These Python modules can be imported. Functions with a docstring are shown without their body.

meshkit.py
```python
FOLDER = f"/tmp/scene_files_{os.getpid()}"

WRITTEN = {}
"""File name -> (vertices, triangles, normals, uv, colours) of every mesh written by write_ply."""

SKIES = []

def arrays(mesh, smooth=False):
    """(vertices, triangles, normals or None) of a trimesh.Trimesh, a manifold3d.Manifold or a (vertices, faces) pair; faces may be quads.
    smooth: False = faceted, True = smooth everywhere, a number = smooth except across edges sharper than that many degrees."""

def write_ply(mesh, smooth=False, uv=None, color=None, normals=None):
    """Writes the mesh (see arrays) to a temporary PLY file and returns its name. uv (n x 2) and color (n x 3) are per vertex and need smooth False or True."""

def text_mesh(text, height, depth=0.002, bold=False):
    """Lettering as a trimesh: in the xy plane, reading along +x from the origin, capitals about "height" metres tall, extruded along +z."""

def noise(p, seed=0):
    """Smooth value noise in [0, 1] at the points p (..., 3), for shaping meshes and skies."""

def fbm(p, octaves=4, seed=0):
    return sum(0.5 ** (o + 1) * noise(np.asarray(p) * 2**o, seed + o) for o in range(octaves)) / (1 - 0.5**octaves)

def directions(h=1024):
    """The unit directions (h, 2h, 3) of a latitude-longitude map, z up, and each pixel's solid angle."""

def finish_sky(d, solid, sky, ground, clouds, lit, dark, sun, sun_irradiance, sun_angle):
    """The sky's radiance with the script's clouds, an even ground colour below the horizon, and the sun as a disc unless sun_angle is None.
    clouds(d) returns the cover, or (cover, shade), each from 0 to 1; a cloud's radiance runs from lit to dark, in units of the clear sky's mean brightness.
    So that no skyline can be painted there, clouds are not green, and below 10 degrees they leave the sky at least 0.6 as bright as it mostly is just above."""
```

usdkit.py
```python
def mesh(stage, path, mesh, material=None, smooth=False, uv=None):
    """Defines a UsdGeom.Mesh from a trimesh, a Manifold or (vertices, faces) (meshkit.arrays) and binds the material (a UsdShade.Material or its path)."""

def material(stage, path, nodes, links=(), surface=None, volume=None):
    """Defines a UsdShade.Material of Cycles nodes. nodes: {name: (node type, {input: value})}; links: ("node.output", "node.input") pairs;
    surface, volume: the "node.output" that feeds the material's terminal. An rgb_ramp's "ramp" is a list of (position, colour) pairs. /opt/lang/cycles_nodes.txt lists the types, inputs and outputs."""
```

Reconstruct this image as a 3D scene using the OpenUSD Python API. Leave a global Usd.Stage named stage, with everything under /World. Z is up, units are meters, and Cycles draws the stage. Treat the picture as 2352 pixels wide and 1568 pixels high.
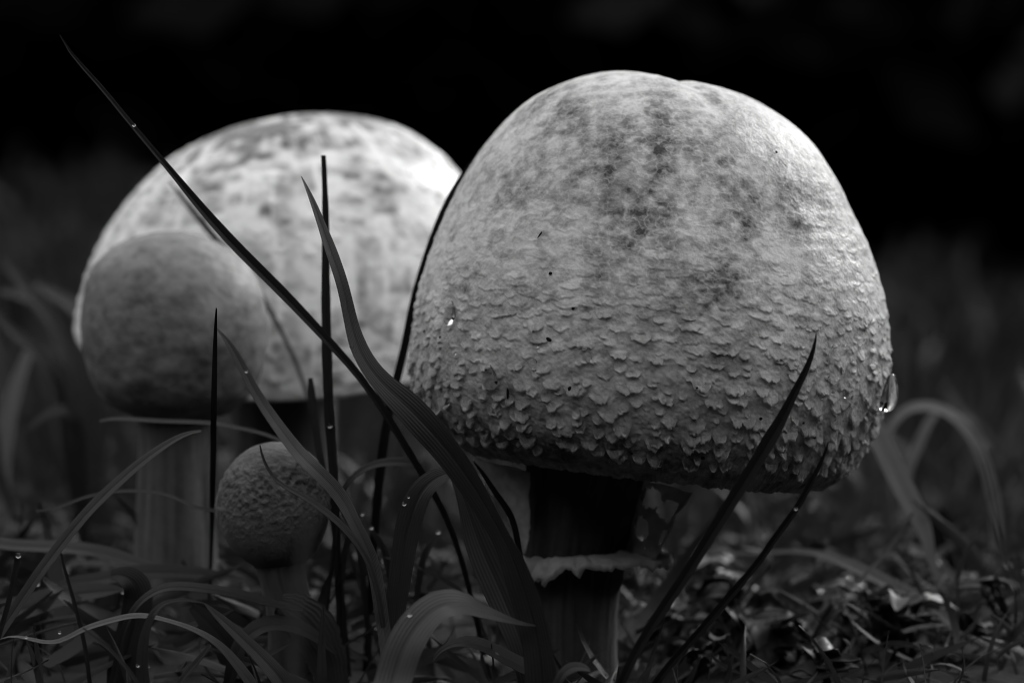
import math, numpy as np, trimesh, usdkit
from meshkit import noise, fbm
from pxr import Usd, UsdGeom, UsdLux, UsdShade, Gf, Sdf, Vt
from scipy.interpolate import PchipInterpolator, CubicSpline

stage = Usd.Stage.CreateInMemory()
UsdGeom.SetStageUpAxis(stage, UsdGeom.Tokens.z)
UsdGeom.SetStageMetersPerUnit(stage, 1.0)
UsdGeom.Xform.Define(stage, '/World')
UsdGeom.Scope.Define(stage, '/World/Looks')
rng = np.random.default_rng(7)

# ------------------------------------------------------------------ camera, sky, sun, exposure
HC = 0.062                                   # the lens is 6 cm above the ground
FOCAL, APERTURE = 85.0, 36.0
cam = UsdGeom.Camera.Define(stage, '/World/camera')
cam.AddTranslateOp().Set(Gf.Vec3d(0, 0, HC))
cam.AddRotateXOp().Set(90.0)
cam.CreateFocalLengthAttr(FOCAL)
cam.CreateHorizontalApertureAttr(APERTURE)
cam.CreateVerticalApertureAttr(APERTURE * 682 / 1024)
cam.CreateClippingRangeAttr(Gf.Vec2f(0.01, 1000.0))
cam.CreateFStopAttr(13.5)
cam.CreateFocusDistanceAttr(0.402)
cam.CreateExposureAttr(2.05)

SUN_EL, SUN_AZ = math.radians(26), math.radians(40)      # azimuth from +y towards +x
sun_dir = np.array([math.cos(SUN_EL) * math.sin(SUN_AZ), math.cos(SUN_EL) * math.cos(SUN_AZ), math.sin(SUN_EL)])
sky_m = usdkit.material(stage, '/World/Looks/sky_overcast', {
    'sky': ('sky_texture', {'sky_type': 'single_scattering', 'sun_disc': False, 'sun_elevation': SUN_EL, 'sun_rotation': SUN_AZ, 'aerosol_density': 1.0}),
    'grey': ('hsv', {'saturation': 0.0}),
    'bg': ('background_shader', {'strength': 0.10})},
    [('sky.color', 'grey.color'), ('grey.color', 'bg.color')], surface='bg.background')
dome = UsdLux.DomeLight.Define(stage, '/World/sky')
UsdShade.MaterialBindingAPI.Apply(dome.GetPrim()).Bind(sky_m)
dome.GetPrim().SetCustomDataByKey('kind', 'structure')
sun = UsdLux.DistantLight.Define(stage, '/World/sun')
sun.CreateNormalizeAttr(True)
sun.CreateIntensityAttr(0.12)
sun.CreateAngleAttr(12.0)
sun.CreateColorAttr(Gf.Vec3f(1.0, 0.995, 0.985))
zax = Gf.Vec3d(*sun_dir)
rot = Gf.Rotation(Gf.Vec3d(0, 0, 1), zax)
sun.AddTransformOp().Set(Gf.Matrix4d().SetRotate(rot))

# ------------------------------------------------------------------ helpers
K = APERTURE / FOCAL / 2352.0                # size of one picture unit (2352 across) at one metre
def at(u, v, d):
    """The point that stands d metres in front of the lens plane."""
    u, v, d = np.broadcast_arrays(np.asarray(u, float), np.asarray(v, float), np.asarray(d, float))
    return np.stack([(u - 1176) * K * d, d, HC + (784 - v) * K * d], -1)
def seen(p):
    p = np.asarray(p)
    return 1176 + p[..., 0] / (K * p[..., 1]), 784 - (p[..., 2] - HC) / (K * p[..., 1])
def sstep(a, b, x):
    t = np.clip((x - a) / (b - a), 0, 1)
    return t * t * (3 - 2 * t)
used = {}
def path_for(parent, name):
    base = parent + '/' + name
    n = used.get(base, -1) + 1
    used[base] = n
    return base if n == 0 else f'{base}_{n:03d}'
def tag(p, label=None, cat=None, group=None, kind=None):
    for k, v in (('label', label), ('category', cat), ('group', group), ('kind', kind)):
        if v: p.SetCustomDataByKey(k, v)
    return p
def thing(name, label, cat, loc=(0, 0, 0), group=None):
    x = UsdGeom.Xform.Define(stage, path_for('/World', name))
    x.AddTranslateOp().Set(Gf.Vec3d(*map(float, loc)))
    tag(x.GetPrim(), label, cat, group)
    return x.GetPrim()
def obj(name, mesh, mat, parent=None, loc=None, smooth=True, uv=None, **prim):
    """One Mesh prim under parent (or /World). loc: the parent's place, taken off the points; a top-level mesh gets it as its own place."""
    path = path_for(str(parent.GetPath()) if parent else '/World', name)
    if hasattr(mesh, 'vertices'): mesh = (np.asarray(mesh.vertices), np.asarray(mesh.faces))
    v, f = np.asarray(mesh[0], float), np.asarray(mesh[1], int)
    if loc is not None: v = v - np.asarray(loc, float)
    m = usdkit.mesh(stage, path, (v, f), mat, smooth=smooth, uv=uv)
    if loc is not None and parent is None: m.AddTranslateOp().Set(Gf.Vec3d(*map(float, loc)))
    for k, a in prim.items():
        UsdGeom.PrimvarsAPI(m).CreatePrimvar(k, Sdf.ValueTypeNames.FloatArray, 'vertex').Set(Vt.FloatArray.FromNumpy(np.asarray(a, np.float32)))
    return m.GetPrim()
def join(parts):
    vs, fs, n = [], [], 0
    for v, f in parts:
        f = np.asarray(f)
        if f.shape[1] == 4: f = np.vstack([f[:, [0, 1, 2]], f[:, [0, 2, 3]]])
        vs.append(v); fs.append(f + n); n += len(v)
    return np.vstack(vs), np.vstack(fs)
def grid_faces(nr, nc, wrap=False):
    i, j = np.meshgrid(np.arange(nr - 1), np.arange(nc if wrap else nc - 1), indexing='ij')
    j2 = (j + 1) % nc
    q = np.stack([i * nc + j, (i + 1) * nc + j, (i + 1) * nc + j2, i * nc + j2], -1).reshape(-1, 4)
    return np.vstack([q[:, [0, 1, 2]], q[:, [0, 2, 3]]])
def n1(x, seed=0):
    x = np.asarray(x, float)
    return noise(np.stack([x, np.full_like(x, 0.37), np.full_like(x, 0.71)], -1), seed)

# ------------------------------------------------------------------ materials (the picture is black and white: all greys)
L = '/World/Looks/'
def grey(x): return (x, x, x)
def skin(name, lo, hi, rough, spec, bump_scale, bump, sss=0.25, coat=0.0):
    """Mushroom skin: the mesh's own pigment (0..1) from dark to pale, grain and fine relief on top."""
    return usdkit.material(stage, L + name, {
        'tone': ('attribute', {'attribute': 'pigment'}),
        'tc': ('texture_coordinate', {}),
        'n1': ('noise_texture', {'scale': bump_scale * 0.6, 'detail': 6.0, 'roughness': 0.7}),
        'n2': ('noise_texture', {'scale': bump_scale, 'detail': 4.0, 'roughness': 0.65}),
        's': ('math', {'math_type': 'multiply_add', 'value2': 0.5, 'value3': -0.25}),
        'a': ('math', {'math_type': 'add', 'use_clamp': True}),
        'ramp': ('rgb_ramp', {'ramp': [(0, grey(lo)), (1, grey(hi))]}),
        'bump': ('bump', {'strength': bump, 'distance': 0.0004}),
        'p': ('principled_bsdf', {'roughness': rough, 'specular_ior_level': spec, 'subsurface_weight': sss, 'subsurface_radius': (1, 1, 1), 'subsurface_scale': 0.0018, 'coat_weight': coat, 'coat_roughness': 0.16, 'coat_ior': 1.33})},
        [('tc.object', 'n1.vector'), ('tc.object', 'n2.vector'), ('n1.fac', 's.value1'), ('s.value', 'a.value1'), ('tone.fac', 'a.value2'), ('a.value', 'ramp.fac'),
         ('ramp.color', 'p.base_color'), ('n2.fac', 'bump.height'), ('bump.normal', 'p.normal'), ('bump.normal', 'p.coat_normal')], surface='p.BSDF')
M_big = skin('mushroom_skin_wet', 0.04, 0.58, 0.55, 0.2, 1500, 0.5, 0.22, 0.2)
M_rear = skin('mushroom_skin_white', 0.12, 0.93, 0.45, 0.5, 900, 0.25, 0.15)
M_mid = skin('mushroom_skin_grey', 0.02, 0.19, 0.55, 0.35, 900, 0.25)
M_but = skin('mushroom_skin_button', 0.008, 0.13, 0.6, 0.35, 1800, 0.8)
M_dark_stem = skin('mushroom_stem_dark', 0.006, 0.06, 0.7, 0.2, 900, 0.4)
M_stem = skin('mushroom_stem', 0.012, 0.13, 0.6, 0.3, 900, 0.3)
M_veil = usdkit.material(stage, L + 'mushroom_veil', {
    'tc': ('texture_coordinate', {}), 'n': ('noise_texture', {'scale': 700.0, 'detail': 4.0}),
    'ramp': ('rgb_ramp', {'ramp': [(0.3, grey(0.3)), (0.7, grey(0.62))]}),
    'bump': ('bump', {'strength': 0.5, 'distance': 0.0004}),
    'p': ('principled_bsdf', {'roughness': 0.55}), 't': ('translucent_bsdf', {'color': grey(0.75)}), 'mx': ('mix_closure', {'fac': 0.4})},
    [('tc.object', 'n.vector'), ('n.fac', 'ramp.fac'), ('ramp.color', 'p.base_color'), ('n.fac', 'bump.height'), ('bump.normal', 'p.normal'), ('p.BSDF', 'mx.closure1'), ('t.BSDF', 'mx.closure2')], surface='mx.closure')
def blade_mat(name, base, rough=0.42, trans=0.25, spec=0.5):
    return usdkit.material(stage, L + name, {
        'uv': ('uvmap', {'attribute': 'st'}),
        'map': ('mapping', {'scale': (1.0, 0.06, 1.0)}),
        'vein': ('wave_texture', {'bands_direction': 'x', 'scale': 3.2, 'distortion': 1.2, 'detail': 2.0, 'detail_scale': 1.5}),
        'tc': ('texture_coordinate', {}),
        'n': ('noise_texture', {'scale': 260.0, 'detail': 4.0}),
        'mixf': ('mix_float', {'fac': 0.55}),
        'ramp': ('rgb_ramp', {'ramp': [(0.2, grey(base * 0.75)), (0.8, grey(base * 1.2))]}),
        'bump': ('bump', {'strength': 0.3, 'distance': 0.0002}),
        'p': ('principled_bsdf', {'roughness': rough, 'specular_ior_level': spec}),
        't': ('translucent_bsdf', {'color': grey(base * 1.3)}), 'mx': ('mix_closure', {'fac': trans})},
        [('uv.UV', 'map.vector'), ('map.vector', 'vein.vector'), ('tc.object', 'n.vector'), ('vein.fac', 'mixf.a'), ('n.fac', 'mixf.b'), ('mixf.result', 'ramp.fac'), ('ramp.color', 'p.base_color'),
         ('vein.fac', 'bump.height'), ('bump.normal', 'p.normal'), ('p.BSDF', 'mx.closure1'), ('t.BSDF', 'mx.closure2')], surface='mx.closure')
G_pale, G_mid, G_dark, G_black = blade_mat('grass_pale', 0.072), blade_mat('grass_mid', 0.040), blade_mat('grass_dark', 0.019, 0.5, 0.15, 0.3), blade_mat('grass_very_dark', 0.006, 0.55, 0.03, 0.12)
G_opaque = blade_mat('grass_thick', 0.028, 0.5, 0.03, 0.25)
G_weed = blade_mat('weed_leaf', 0.085, 0.7, 0.25, 0.2)
G_bg = blade_mat('grass_far', 0.028, 0.6, 0.25, 0.15)
G_bright = blade_mat('grass_bright', 0.26, 0.5, 0.35, 0.3)
M_ground = usdkit.material(stage, L + 'soil', {
    'tc': ('texture_coordinate', {}), 'n': ('noise_texture', {'scale': 90.0, 'detail': 8.0, 'roughness': 0.7}),
    'ramp': ('rgb_ramp', {'ramp': [(0.3, grey(0.008)), (0.7, grey(0.035))]}), 'bump': ('bump', {'strength': 0.9, 'distance': 0.004}),
    'p': ('principled_bsdf', {'roughness': 0.85, 'specular_ior_level': 0.2})},
    [('tc.object', 'n.vector'), ('n.fac', 'ramp.fac'), ('ramp.color', 'p.base_color'), ('n.fac', 'bump.height'), ('bump.normal', 'p.normal')], surface='p.BSDF')
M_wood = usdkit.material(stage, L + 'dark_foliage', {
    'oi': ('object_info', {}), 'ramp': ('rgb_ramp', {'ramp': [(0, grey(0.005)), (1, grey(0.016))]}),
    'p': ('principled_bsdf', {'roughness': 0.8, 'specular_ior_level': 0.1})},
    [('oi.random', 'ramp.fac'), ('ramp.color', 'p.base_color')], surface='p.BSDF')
M_water = usdkit.material(stage, L + 'water', {'p': ('principled_bsdf', {'base_color': grey(1.0), 'roughness': 0.0, 'ior': 1.333, 'transmission_weight': 1.0})}, surface='p.BSDF')
M_dirt = usdkit.material(stage, L + 'dirt', {'p': ('principled_bsdf', {'base_color': grey(0.006), 'roughness': 0.8, 'specular_ior_level': 0.2})}, surface='p.BSDF')

# ------------------------------------------------------------------ ground: one sheet, rising into a bank behind
def height(x, y):
    x, y = np.asarray(x, float), np.asarray(y, float)
    r = np.hypot(x, y)
    p = np.stack([x, y, np.zeros_like(x)], -1)
    h = (fbm(p * 22, 3, 5) - 0.5) * 0.012 * sstep(0.0, 0.3, r)
    side = sstep(0.02, -0.13, x / np.maximum(y, 0.3))
    bank = 0.06 + 0.11 * side
    h = h + sstep(0.75, 3.2, y) * bank + sstep(3, 30, r) * 1.0 * (fbm(p * 0.12, 3, 9) - 0.3)
    return h + (fbm(p * 2.2, 3, 3) - 0.5) * 0.06 * sstep(0.8, 2.5, r)
rr = np.concatenate([np.linspace(0.01, 1.2, 90), np.geomspace(1.22, 260, 70)])
aa = np.linspace(0, 2 * np.pi, 220, endpoint=False)
R_, A_ = np.meshgrid(rr, aa, indexing='ij')
gx, gy = R_ * np.cos(A_), R_ * np.sin(A_)
gv = np.stack([gx, gy + 0.3, height(gx, gy + 0.3)], -1).reshape(-1, 3)
gf = grid_faces(len(rr), len(aa), True)
ctr = np.array([[0, 0.3, float(height(0.0, 0.3))]])
fan = np.stack([np.full(len(aa), len(gv)), np.arange(len(aa)), (np.arange(len(aa)) + 1) % len(aa)], 1)
tag(obj('ground', (np.vstack([gv, ctr]), np.vstack([gf, fan])), M_ground), kind='structure')

# ------------------------------------------------------------------ the dark wood round the clearing (one black mass in the photograph)
def instancer(path, protos, pos, idx, quats, scales):
    pi = UsdGeom.PointInstancer.Define(stage, path)
    pi.CreatePrototypesRel().SetTargets([p.GetPath() for p in protos])
    pi.CreatePositionsAttr(Vt.Vec3fArray.FromNumpy(np.asarray(pos, np.float32)))
    pi.CreateProtoIndicesAttr(Vt.IntArray.FromNumpy(np.asarray(idx, np.int32)))
    q = np.asarray(quats, np.float32)
    pi.CreateOrientationsAttr(Vt.QuathArray([Gf.Quath(float(a[0]), float(a[1]), float(a[2]), float(a[3])) for a in q]))
    pi.CreateScalesAttr(Vt.Vec3fArray.FromNumpy(np.asarray(scales, np.float32)))
    return pi
def quat_z(yaw, tilt=None, az=None):
    q = np.stack([np.cos(yaw / 2), 0 * yaw, 0 * yaw, np.sin(yaw / 2)], -1)
    if tilt is None: return q
    t = np.stack([np.cos(tilt / 2), np.sin(tilt / 2) * np.cos(az), np.sin(tilt / 2) * np.sin(az), 0 * tilt], -1)
    w1, x1, y1, z1 = t.T; w2, x2, y2, z2 = q.T
    return np.stack([w1*w2-x1*x2-y1*y2-z1*z2, w1*x2+x1*w2+y1*z2-z1*y2, w1*y2-x1*z2+y1*w2+z1*x2, w1*z2+x1*y2-y1*x2+z1*w2], -1)
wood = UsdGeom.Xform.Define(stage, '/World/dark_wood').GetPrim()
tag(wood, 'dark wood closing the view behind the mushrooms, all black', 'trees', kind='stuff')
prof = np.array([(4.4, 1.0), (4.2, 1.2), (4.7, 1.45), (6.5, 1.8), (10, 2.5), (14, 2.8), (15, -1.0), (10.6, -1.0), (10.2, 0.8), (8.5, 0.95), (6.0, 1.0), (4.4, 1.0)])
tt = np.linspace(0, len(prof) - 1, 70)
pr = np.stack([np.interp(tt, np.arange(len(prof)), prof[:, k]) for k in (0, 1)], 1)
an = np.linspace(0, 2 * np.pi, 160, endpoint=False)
wv = np.stack([pr[:, None, 0] * np.cos(an), pr[:, None, 0] * np.sin(an), pr[:, None, 1] * (1 + 0.75 * sstep(0.2, -0.7, np.sin(an)))[None] * np.ones((len(pr), 1))], -1)  # unseen overhang and crowns behind the camera, raised to cut the light
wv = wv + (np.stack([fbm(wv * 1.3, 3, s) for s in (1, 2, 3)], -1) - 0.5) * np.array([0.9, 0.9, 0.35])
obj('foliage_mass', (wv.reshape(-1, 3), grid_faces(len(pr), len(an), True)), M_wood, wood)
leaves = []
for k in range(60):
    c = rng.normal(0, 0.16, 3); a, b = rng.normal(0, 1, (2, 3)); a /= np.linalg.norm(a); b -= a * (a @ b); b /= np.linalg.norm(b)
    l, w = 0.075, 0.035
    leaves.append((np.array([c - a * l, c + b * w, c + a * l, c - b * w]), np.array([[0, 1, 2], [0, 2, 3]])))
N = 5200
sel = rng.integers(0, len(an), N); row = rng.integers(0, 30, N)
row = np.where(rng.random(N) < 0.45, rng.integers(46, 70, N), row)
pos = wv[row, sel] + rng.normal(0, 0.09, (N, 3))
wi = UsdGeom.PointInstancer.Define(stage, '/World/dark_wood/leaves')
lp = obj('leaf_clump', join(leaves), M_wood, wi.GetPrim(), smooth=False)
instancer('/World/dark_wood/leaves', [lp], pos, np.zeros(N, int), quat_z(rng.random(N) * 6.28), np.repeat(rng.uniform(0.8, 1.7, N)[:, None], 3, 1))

# ------------------------------------------------------------------ mushrooms
class Cap:
    """A cap built about a centre: polar outline on its left and right, blended all the way round; then relief along the normals."""
    def __init__(self, uc, vc, d, left, right, nf, nb, nt, front_drop=0.0, depth=1.0, tmax=1.0):
        self.c = at(uc, vc, d)
        s = K * d
        def polar(pts):
            p = np.array(pts, float)
            th, r = np.arctan2(np.abs(p[:, 0] - uc), vc - p[:, 1]), np.hypot(p[:, 0] - uc, p[:, 1] - vc) * s
            o = np.argsort(th); return PchipInterpolator(th[o], r[o], extrapolate=True), th.max()
        fl, tl = polar(left); fr, tr = polar(right)
        self.fl, self.fr, self.tl, self.tr, self.drop, self.depth = fl, fr, tl, tr, front_drop, depth
        self.phi = np.concatenate([np.linspace(-np.pi, 0, nf, endpoint=False), np.linspace(0, np.pi, nb, endpoint=False)])
        self.t = np.linspace(0.002, 1, nt)
        self.nf, self.nt = nf, nt
        T, P = np.meshgrid(self.t, self.phi, indexing='ij')
        self.T, self.P = T, P
        self.base = self.surface(T, P)
        self.n = self.normals(self.base)
        self.h = np.zeros(T.shape)
        self.tone = np.full(T.shape, 0.5)
        self.R = np.linalg.norm(self.base - self.c, axis=-1)
    def surface(self, T, P):
        w = 0.5 + 0.5 * np.cos(P); w = w * w * (3 - 2 * w) * 0.5 + w * 0.5
        th_r, th_l = T * self.tr, T * self.tl
        th = w * th_r + (1 - w) * th_l + self.drop * T ** 3 * (-np.sin(P))
        r = w * self.fr(th_r) + (1 - w) * self.fl(th_l)
        return self.c + np.stack([r * np.sin(th) * np.cos(P), self.depth * r * np.sin(th) * np.sin(P), r * np.cos(th)], -1)
    def normals(self, g):
        du = np.gradient(g, axis=0)
        dv = np.roll(g, -1, 1) - np.roll(g, 1, 1)
        n = np.cross(du, dv); n /= np.linalg.norm(n, axis=-1, keepdims=True) + 1e-15
        return n if ((n[len(n)//2] * (g[len(n)//2] - self.c)).sum(-1)).mean() > 0 else -n
    def metric(self):
        """Metres along a meridian per row, and along a parallel per radian."""
        self.ds = np.linalg.norm(np.diff(self.base, axis=0), axis=-1).mean()
        self.rho = np.hypot(self.base[..., 0] - self.c[0], self.base[..., 1] - self.c[1])
    def flakes(self, specs, seed):
        """specs: (row, column, half length, half width, height). Each a scale rising to a ragged lower edge and dropping off; the tallest counts."""
        self.edge = getattr(self, 'edge', np.zeros(self.h.shape))
        g = np.random.default_rng(seed); self.rag = getattr(self, 'rag', {})
        f = np.zeros(self.h.shape)
        for (i, j, Lh, W, H) in specs:
            rho = self.rho[i, j]; dphi = np.pi / self.nf if self.phi[j] < 0 else np.pi / (len(self.phi) - self.nf)
            nj, ni = int(W * 1.1 / (rho * dphi)) + 1, int(Lh * 1.6 / self.ds) + 1
            ii = np.arange(max(i - ni, 0), min(i + ni, self.nt)); jj = (np.arange(j - nj, j + nj + 1)) % len(self.phi)
            a = (ii - i)[:, None] * self.ds
            b = (np.arange(-nj, nj + 1))[None, :] * rho * dphi + 0 * a
            x = b / W
            sk, o1, o2 = g.uniform(-0.35, 0.35), g.uniform(0, 99), g.uniform(0, 99)
            self.rag[(i, j)] = (sk, o1, o2)
            ae = Lh * (0.6 - 0.7 * np.abs(x + sk * 0.5) ** 2.2 + sk * x) + Lh * 0.7 * (n1(b * 1500 + o1, 3) - 0.5) + Lh * 0.5 * (n1(b * 4500 + o2, 4) - 0.5)
            top = -1.2 * Lh
            ramp = np.clip((a - top) / np.maximum(ae - top, 1e-5), 0, 1)
            side = np.clip(1 - np.abs(x) ** 4, 0, 1)
            fall = np.clip(1 - (a - ae) / (0.00013 + 0.1 * H), 0, 1)
            hh = np.where(a <= ae, H * ramp ** 1.6, H * fall) * side
            sub = np.ix_(ii, jj)
            more = hh > f[sub]
            f[sub] = np.where(more, hh, f[sub])
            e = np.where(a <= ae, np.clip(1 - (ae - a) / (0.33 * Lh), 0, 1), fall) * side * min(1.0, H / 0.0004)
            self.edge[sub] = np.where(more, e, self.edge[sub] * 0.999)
        self.h = self.h + f
    def finish(self):
        self.g = self.base + self.n * self.h[..., None]
        self.ng = self.normals(self.g)
        self.uv = seen(self.g)
    def inner(self):
        """The rim curling in under the cap."""
        ring = self.g[-1]; ax = np.array([ring[:, 0].mean(), ring[:, 1].mean()])
        rows = []
        for q, dz in ((0.985, -0.0004), (0.955, -0.0002), (0.91, 0.001), (0.84, 0.003)):
            p = ring.copy(); p[:, :2] = ax + (ring[:, :2] - ax) * q; p[:, 2] += dz; rows.append(p)
        self.ax, self.rim = ax, ring
        return np.array(rows)
    def mesh(self):
        inn = self.inner()
        g = np.concatenate([self.g, inn]); nr, nc = g.shape[:2]
        pole = self.g[0].mean(0)[None]
        f = grid_faces(nr, nc, True)
        fan = np.stack([np.full(nc, nr * nc), np.arange(nc), (np.arange(nc) + 1) % nc], 1)
        tone = np.concatenate([self.tone, np.repeat(self.tone[-1:] * 0.8, len(inn), 0)]).ravel()
        return (np.vstack([g.reshape(-1, 3), pole]), np.vstack([f, fan])), np.append(tone, self.tone[0].mean())
    def gills(self, stem_r):
        """Close blades under the cap, one ridged disc from rim to stem."""
        n = 900
        j = np.linspace(0, len(self.phi), n, endpoint=False).astype(int)
        ring = self.rim[j]; rows = []
        zig = np.where(np.arange(n) % 2, 0.0, 1.0)
        for q, up, dp in ((0.90, 0.0022, 0), (0.86, 0.0032, 0.0012), (0.7, 0.005, 0.0028), (0.5, 0.006, 0.003), (0.3, 0.006, 0.002), (0.12, 0.006, 0)):
            p = ring.copy(); p[:, :2] = self.ax + (ring[:, :2] - self.ax) * q
            p[:, 2] = ring[:, 2] * q + ring[:, 2].mean() * (1 - q) + up - zig * dp; rows.append(p)
        g = np.array(rows)
        return g.reshape(-1, 3), grid_faces(len(rows), n, True)
    def hit(self, u, v):
        """The point of the finished cap seen at (u, v) on its near side, and its normal."""
        k = self.nf
        d2 = (self.uv[0][:, :k] - u) ** 2 + (self.uv[1][:, :k] - v) ** 2 + 1e9 * (self.g[:, :k, 1] > self.c[1] + 0.004)
        i, j = np.unravel_index(np.argmin(d2), d2.shape)
        return self.g[i, j], self.n[i, j]
def stem_mesh(points, radii, ns=72, ridges=0.03, seed=0, bumps=0.0):
    """A round stem along points, with fine fibres down its length."""
    p = CubicSpline(np.linspace(0, 1, len(points)), np.asarray(points, float))(np.linspace(0, 1, 60))
    r = PchipInterpolator(np.linspace(0, 1, len(radii)), radii)(np.linspace(0, 1, 60))
    a = np.linspace(0, 2 * np.pi, ns, endpoint=False)
    zz = np.linspace(0, 1, 60)[:, None]
    q = np.stack([np.cos(a)[None] * 5 + 0 * zz, np.sin(a)[None] * 5 + 0 * zz, zz * 3 + 0 * a[None]], -1)
    wob = 1 + ridges * (fbm(q * 2.5, 3, seed) - 0.5) * 2 + bumps * (fbm(q * np.array([1, 1, 3.0]), 3, seed + 7) - 0.5)
    g = np.stack([p[:, None, 0] + r[:, None] * wob * np.cos(a), p[:, None, 1] + r[:, None] * wob * np.sin(a), p[:, None, 2] + 0 * wob], -1)
    tone = np.clip(0.45 + 1.1 * (fbm(q * np.array([2.2, 2.2, 0.7]), 4, seed + 3) - 0.5), 0, 1)
    return (g.reshape(-1, 3), grid_faces(60, ns, True)), tone.ravel()

# --- the large mushroom
NF = 900
big = Cap(1490, 760, 0.44,
          [(1490, 173), (1440, 167), (1340, 177), (1260, 205), (1180, 260), (1115, 335), (1060, 420), (1020, 502), (985, 590), (957, 700), (942, 800), (940, 870), (962, 940), (1000, 985), (1065, 1036)],
          [(1490, 173), (1515, 182), (1540, 189), (1600, 195), (1700, 222), (1790, 270), (1860, 332), (1920, 420), (1960, 510), (2000, 600), (2026, 685), (2038, 770), (2038, 850), (2022, 940), (1982, 1030), (1936, 1090), (1900, 1114)],
          NF, 160, 620, front_drop=0.02, depth=0.97)
big.metric()
Tn, Pn = big.T, big.P
lat = np.stack([np.cos(Pn) * 3, np.sin(Pn) * 3, Tn * 1.0], -1)
q3 = (big.base - big.c)
# gentle lumps
big.h += 0.0012 * (fbm(q3 * 60, 3, 11) - 0.5) * sstep(0.02, 0.2, Tn)
gxo = q3[..., 0] - ((1537 - 1490) * K * 0.44 + 0.35 * np.clip(-q3[..., 1] - 0.004, 0, 1) * 1.0)
big.h -= 0.0006 * sstep(0.0375, 0.041, q3[..., 2]) * np.exp(-np.where(gxo < 0, (gxo / 0.0030) ** 2, (gxo / 0.0016) ** 2)) * sstep(0.030, 0.040, q3[..., 2])
g = np.random.default_rng(21)
specs = []
tdeg = big.t * (big.tr + big.tl) / 2 * 57.3
def rows_of(th0, th1, step_of, w_of, h_of, l_of, dens=1.0, up_to=None):
    th = th0
    while th < th1:
        i = int(np.searchsorted(tdeg, th)); i = min(i, big.nt - 2)
        W = w_of(th); circ = 2 * np.pi * big.rho[i].mean()
        n = int(circ / (W * 2.05) * dens)
        for k in range(n):
            j = int((np.searchsorted(big.phi, -np.pi + 2 * np.pi * (k + g.uniform(-0.45, 0.45) + 0.5 * (len(specs) % 2)) / n)) % len(big.phi))
            ii = int(np.clip(i + g.normal(0, 0.45) * step_of(th) / big.ds, 2, big.nt - 1))
            sc = g.uniform(0.45, 1.55)
            specs.append((ii, j, l_of(th) * sc * g.uniform(0.8, 1.2), W * sc, h_of(th) * g.uniform(0.55, 1.25)))
        th += step_of(th) / 0.041 * 57.3
f_ = lambda a, b: (lambda th: float(np.interp(th, (50, 75, 92, 124), (a[0], a[1], b[0], b[1]))))
rows_of(50, 86, f_((0.0022, 0.0018), (0.0018, 0.002)), f_((0.0014, 0.0018), (0.0018, 0.0016)), f_((0.00001, 0.00012), (0.00028, 0.0003)), f_((0.0005, 0.0007), (0.0009, 0.0008)), 0.7)
rows_of(84, 121, f_((0.0015, 0.0016), (0.0017, 0.0020)), f_((0.0014, 0.0014), (0.0013, 0.0010)), f_((0.00016, 0.00016), (0.0004, 0.00095)), f_((0.0008, 0.0008), (0.0009, 0.0013)), 0.8)
big.flakes(specs, 5)
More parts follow.
